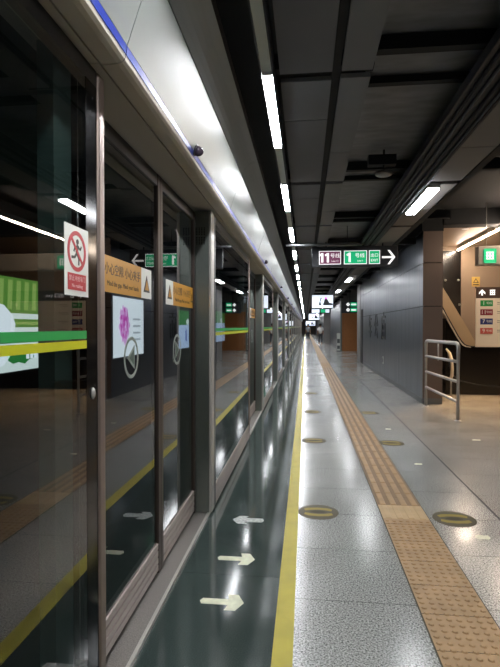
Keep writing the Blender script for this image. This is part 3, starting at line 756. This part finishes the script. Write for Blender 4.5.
# ------------------------------------------------------------------ far part of the platform
w = MB(); w.box(2.17, 4.2, 31.0, 31.05, 0, 2.42, M['wood']).box(2.17, 4.2, 31.0, 31.05, 2.42, 3.75, M['conc'])
w.box(2.16, 2.6, 31.05, 44, 0, 3.75, M['wall_metal']); w.box(2.12, 2.22, 30.97, 31.3, 0, 3.75, M['steel'])
struct(w.build('wall_right'), 'far grey wall block with orange wood end')
struct(MB().box(1.65, 2.6, 46, 48, 0, 3.75, M['conc']).build('wall_right'), 'far pale pillar')
struct(MB().box(2.1, 2.6, 50, YEND, 0, 3.75, M['wall_metal']).build('wall_right'), 'farthest grey wall')
struct(MB().box(-4.75, 8, YEND, YEND+.2, -.4, 3.9, M['brownwall']).build('wall_back'), 'dark platform end wall')
def screen(x, y, z0, w_, h_, label, art=True):
    t = thing('display_screen', label, 'display screen', (x, y, z0), 'hanging display screens')
    MB().bbox(-w_/2-.03, w_/2+.03, 0, .08, -.03, h_+.03, M['black'], .008).build('case', t)
    b = MB(); b.box(-w_/2, w_/2, -.004, 0, 0, h_, M['white_screen'])
    b.prism([(-.18, .12), (-.1, .45), (-.02, .5), (-.1, .3), (-.06, .12)], 'y', -.006, -.004, AD['ink'])
    b.prism([(.02, .12), (.1, .4), (.16, .52), (.24, .38), (.32, .24), (.48, .2), (.48, .12)], 'y', -.006, -.004, AD['ink'])
    b.prism([(.1, .42), (.16, .54), (.22, .42)], 'y', -.007, -.006, AD['magenta'])
    b.build('screen', t)
    MB().cyl((0, .04, h_+.03), (0, .04, 3.16-z0), .02, M['tray'], 8).build('hanger', t)
screen(.80, 24, 2.39, .98, .6, 'lit display screen hanging over the platform, nearest one')
screen(.80, 48, 2.15, .98, .56, 'lit display screen hanging farther off, below the nearest one')
screen(.62, 62, 1.62, 1.15, .55, 'small pale lit screen at the very far end of the platform')
t = thing('far_sign', 'small lit sign hanging behind the nearest display screen', 'hanging sign', (.88, 30, 2.30))
MB().box(-.56, .56, 0, .12, -.02, .27, M['sign_box']).build('case', t)
b = MB(); b.box(-.5, -.06, -.005, 0, .03, .22, M['white_screen']); b.box(.02, .3, -.005, 0, .03, .22, M['green']); b.box(.3, .52, -.005, 0, .03, .22, M['white_screen']); b.build('plate', t)
MB().cyl((0, .06, .27), (0, .06, .86), .02, M['tray'], 8).build('hanger', t)
t = thing('direction_sign', 'two row lit direction sign hanging past the grey wall end', 'hanging sign', (2.17, 25.0, 2.2)); t.scale = (.75, .75, .75)
MB().box(-.55, .72, 0, .12, -.05, .72, M['sign_box']).build('case', t)
for z in (.03, .39):
    b = MB(); b.box(.05, .45, -.006, 0, z, z+.26, M['green'])
    b.prism([(-.25, z+.13), (-.12, z+.26), (.01, z+.13), (-.12, z)], 'y', -.006, 0, M['white_lit']); b.box(.1, .4, -.008, -.006, z+.08, z+.17, M['white_lit']); b.build('row', t)
MB().cyl((0, .06, .72), (0, .06, 2.06), .02, M['tray'], 8).build('hanger', t)
t = thing('floor_stand', 'slim pale mottled stand beside the far wood clad corner', 'stand', (1.98, 30.6, 0))
MB().box(-.1, .1, 0, .08, .05, 1.1, M['sticker_w']).box(-.08, .08, -.004, 0, .5, .75, M['pipe']).box(-.08, .08, -.004, 0, .15, .35, M['pipe']).build('panel', t)
MB().bbox(-.13, .13, -.06, .14, 0, .05, M['steel_dark'], .01).build('foot', t)

# ------------------------------------------------------------------ people
def skin_obj(name, parent, verts, edges, radii, m, sub=1):
    me = bpy.data.meshes.new(name); me.from_pydata(verts, edges, []); me.update()
    o = bpy.data.objects.new(name, me); COL.objects.link(o)
    md = o.modifiers.new('skin', 'SKIN'); md.use_smooth_shade = True
    for v, r in zip(me.skin_vertices[0].data, radii): v.radius = (r, r)
    me.skin_vertices[0].data[0].use_root = True
    s = o.modifiers.new('sub', 'SUBSURF'); s.levels = sub; s.render_levels = sub
    bpy.context.view_layer.update()
    me2 = bpy.data.meshes.new_from_object(o.evaluated_get(bpy.context.evaluated_depsgraph_get()))
    bpy.data.objects.remove(o); bpy.data.meshes.remove(me)
    me2.name = name; me2.materials.clear(); me2.materials.append(m)
    for p in me2.polygons: p.use_smooth = True
    q = bpy.data.objects.new(name, me2); COL.objects.link(q); q.parent = parent
    return q
def person(loc, label, rz, shirt, bottoms, stride=.16):
    t = thing('person', label, 'person', loc, None, rz)
    s = stride
    V = [(0, 0, .92), (0, .01, 1.12), (0, .01, 1.33), (0, 0, 1.44), (0, -.01, 1.50), (0, -.02, 1.58), (0, -.02, 1.66),
         (.17, .01, 1.38), (.22, .03*1, 1.12), (.21, -.10, .90), (.21, -.13, .82),
         (-.17, .01, 1.38), (-.22, .0, 1.12), (-.21, .08, .90), (-.21, .1, .82),
         (.09, 0, .86), (.10, -s*.6, .48), (.10, -s*.5, .08), (.10, -s-.08, .035),
         (-.09, 0, .86), (-.10, s*.3, .48), (-.10, s*1.4, .11), (-.10, s*1.2-.1, .035)]
    E_ = [(0, 1), (1, 2), (2, 3), (3, 4), (4, 5), (5, 6), (2, 7), (7, 8), (8, 9), (9, 10), (2, 11), (11, 12), (12, 13), (13, 14),
          (0, 15), (15, 16), (16, 17), (17, 18), (0, 19), (19, 20), (20, 21), (21, 22)]
    R = [.13, .125, .14, .07, .055, .085, .075, .055, .042, .034, .04, .055, .042, .034, .04, .085, .055, .04, .04, .085, .055, .04, .04]
    skin_obj('body', t, V, E_, R, M['skin'], 2)
    skin_obj('shirt', t, [(0, 0, .90), V[1], V[2], (0, 0, 1.43), V[7], (.215, .02, 1.16), V[11], (-.215, .0, 1.16)], [(0, 1), (1, 2), (2, 3), (2, 4), (4, 5), (2, 6), (6, 7)],
             [.155, .15, .165, .075, .075, .066, .075, .066], shirt, 2)
    skin_obj('trousers', t, [(0, 0, .90), V[15], V[16], (.10, -s*.52, .2), V[19], V[20], (-.10, s*1.1, .24)], [(0, 1), (1, 2), (2, 3), (0, 4), (4, 5), (5, 6)],
             [.148, .10, .075, .062, .10, .075, .062], bottoms, 2)
    MB().lathe([(.002, 1.76), (.06, 1.75), (.095, 1.71), (.105, 1.66), (.10, 1.61), (.085, 1.57), (.02, 1.565)], M['hair'], origin=(0, .02, 0), n=16).build('hair', t)
    return t
person((1.17, 40, 0), 'person in white shirt and dark trousers walking far down the platform', PI, M['shirt_w'], M['shorts'])
person((.26, 51, 0), 'person in grey shirt standing at the far platform end', 0, M['shirt_g'], M['shorts'], .02)

# ------------------------------------------------------------------ world, camera
wd = bpy.data.worlds.new('underground'); scn.world = wd; wd.use_nodes = True
wd.node_tree.nodes['Background'].inputs[0].default_value = (.8, .9, 1, 1)
wd.node_tree.nodes['Background'].inputs[1].default_value = .01
cam = bpy.data.cameras.new('camera'); co = bpy.data.objects.new('camera', cam); COL.objects.link(co)
cam.sensor_fit = 'VERTICAL'; cam.sensor_height = 36; cam.lens = 500/667*36
cam.clip_start = .05; cam.clip_end = 200
co.location = (0, 0, 1.5)
co.rotation_euler = (math.radians(90-.797), 0, math.radians(6.334))
scn.camera = co
scn.view_settings.view_transform = 'Standard'; scn.view_settings.look = 'None'
scn.view_settings.exposure = .12; scn.view_settings.gamma = 1; scn.view_settings.use_curve_mapping = False
cy_ = scn.cycles
cy_.use_denoising = True; cy_.caustics_reflective = False; cy_.caustics_refractive = False
cy_.max_bounces = 10; cy_.transparent_max_bounces = 24; cy_.glossy_bounces = 6; cy_.sample_clamp_indirect = 6
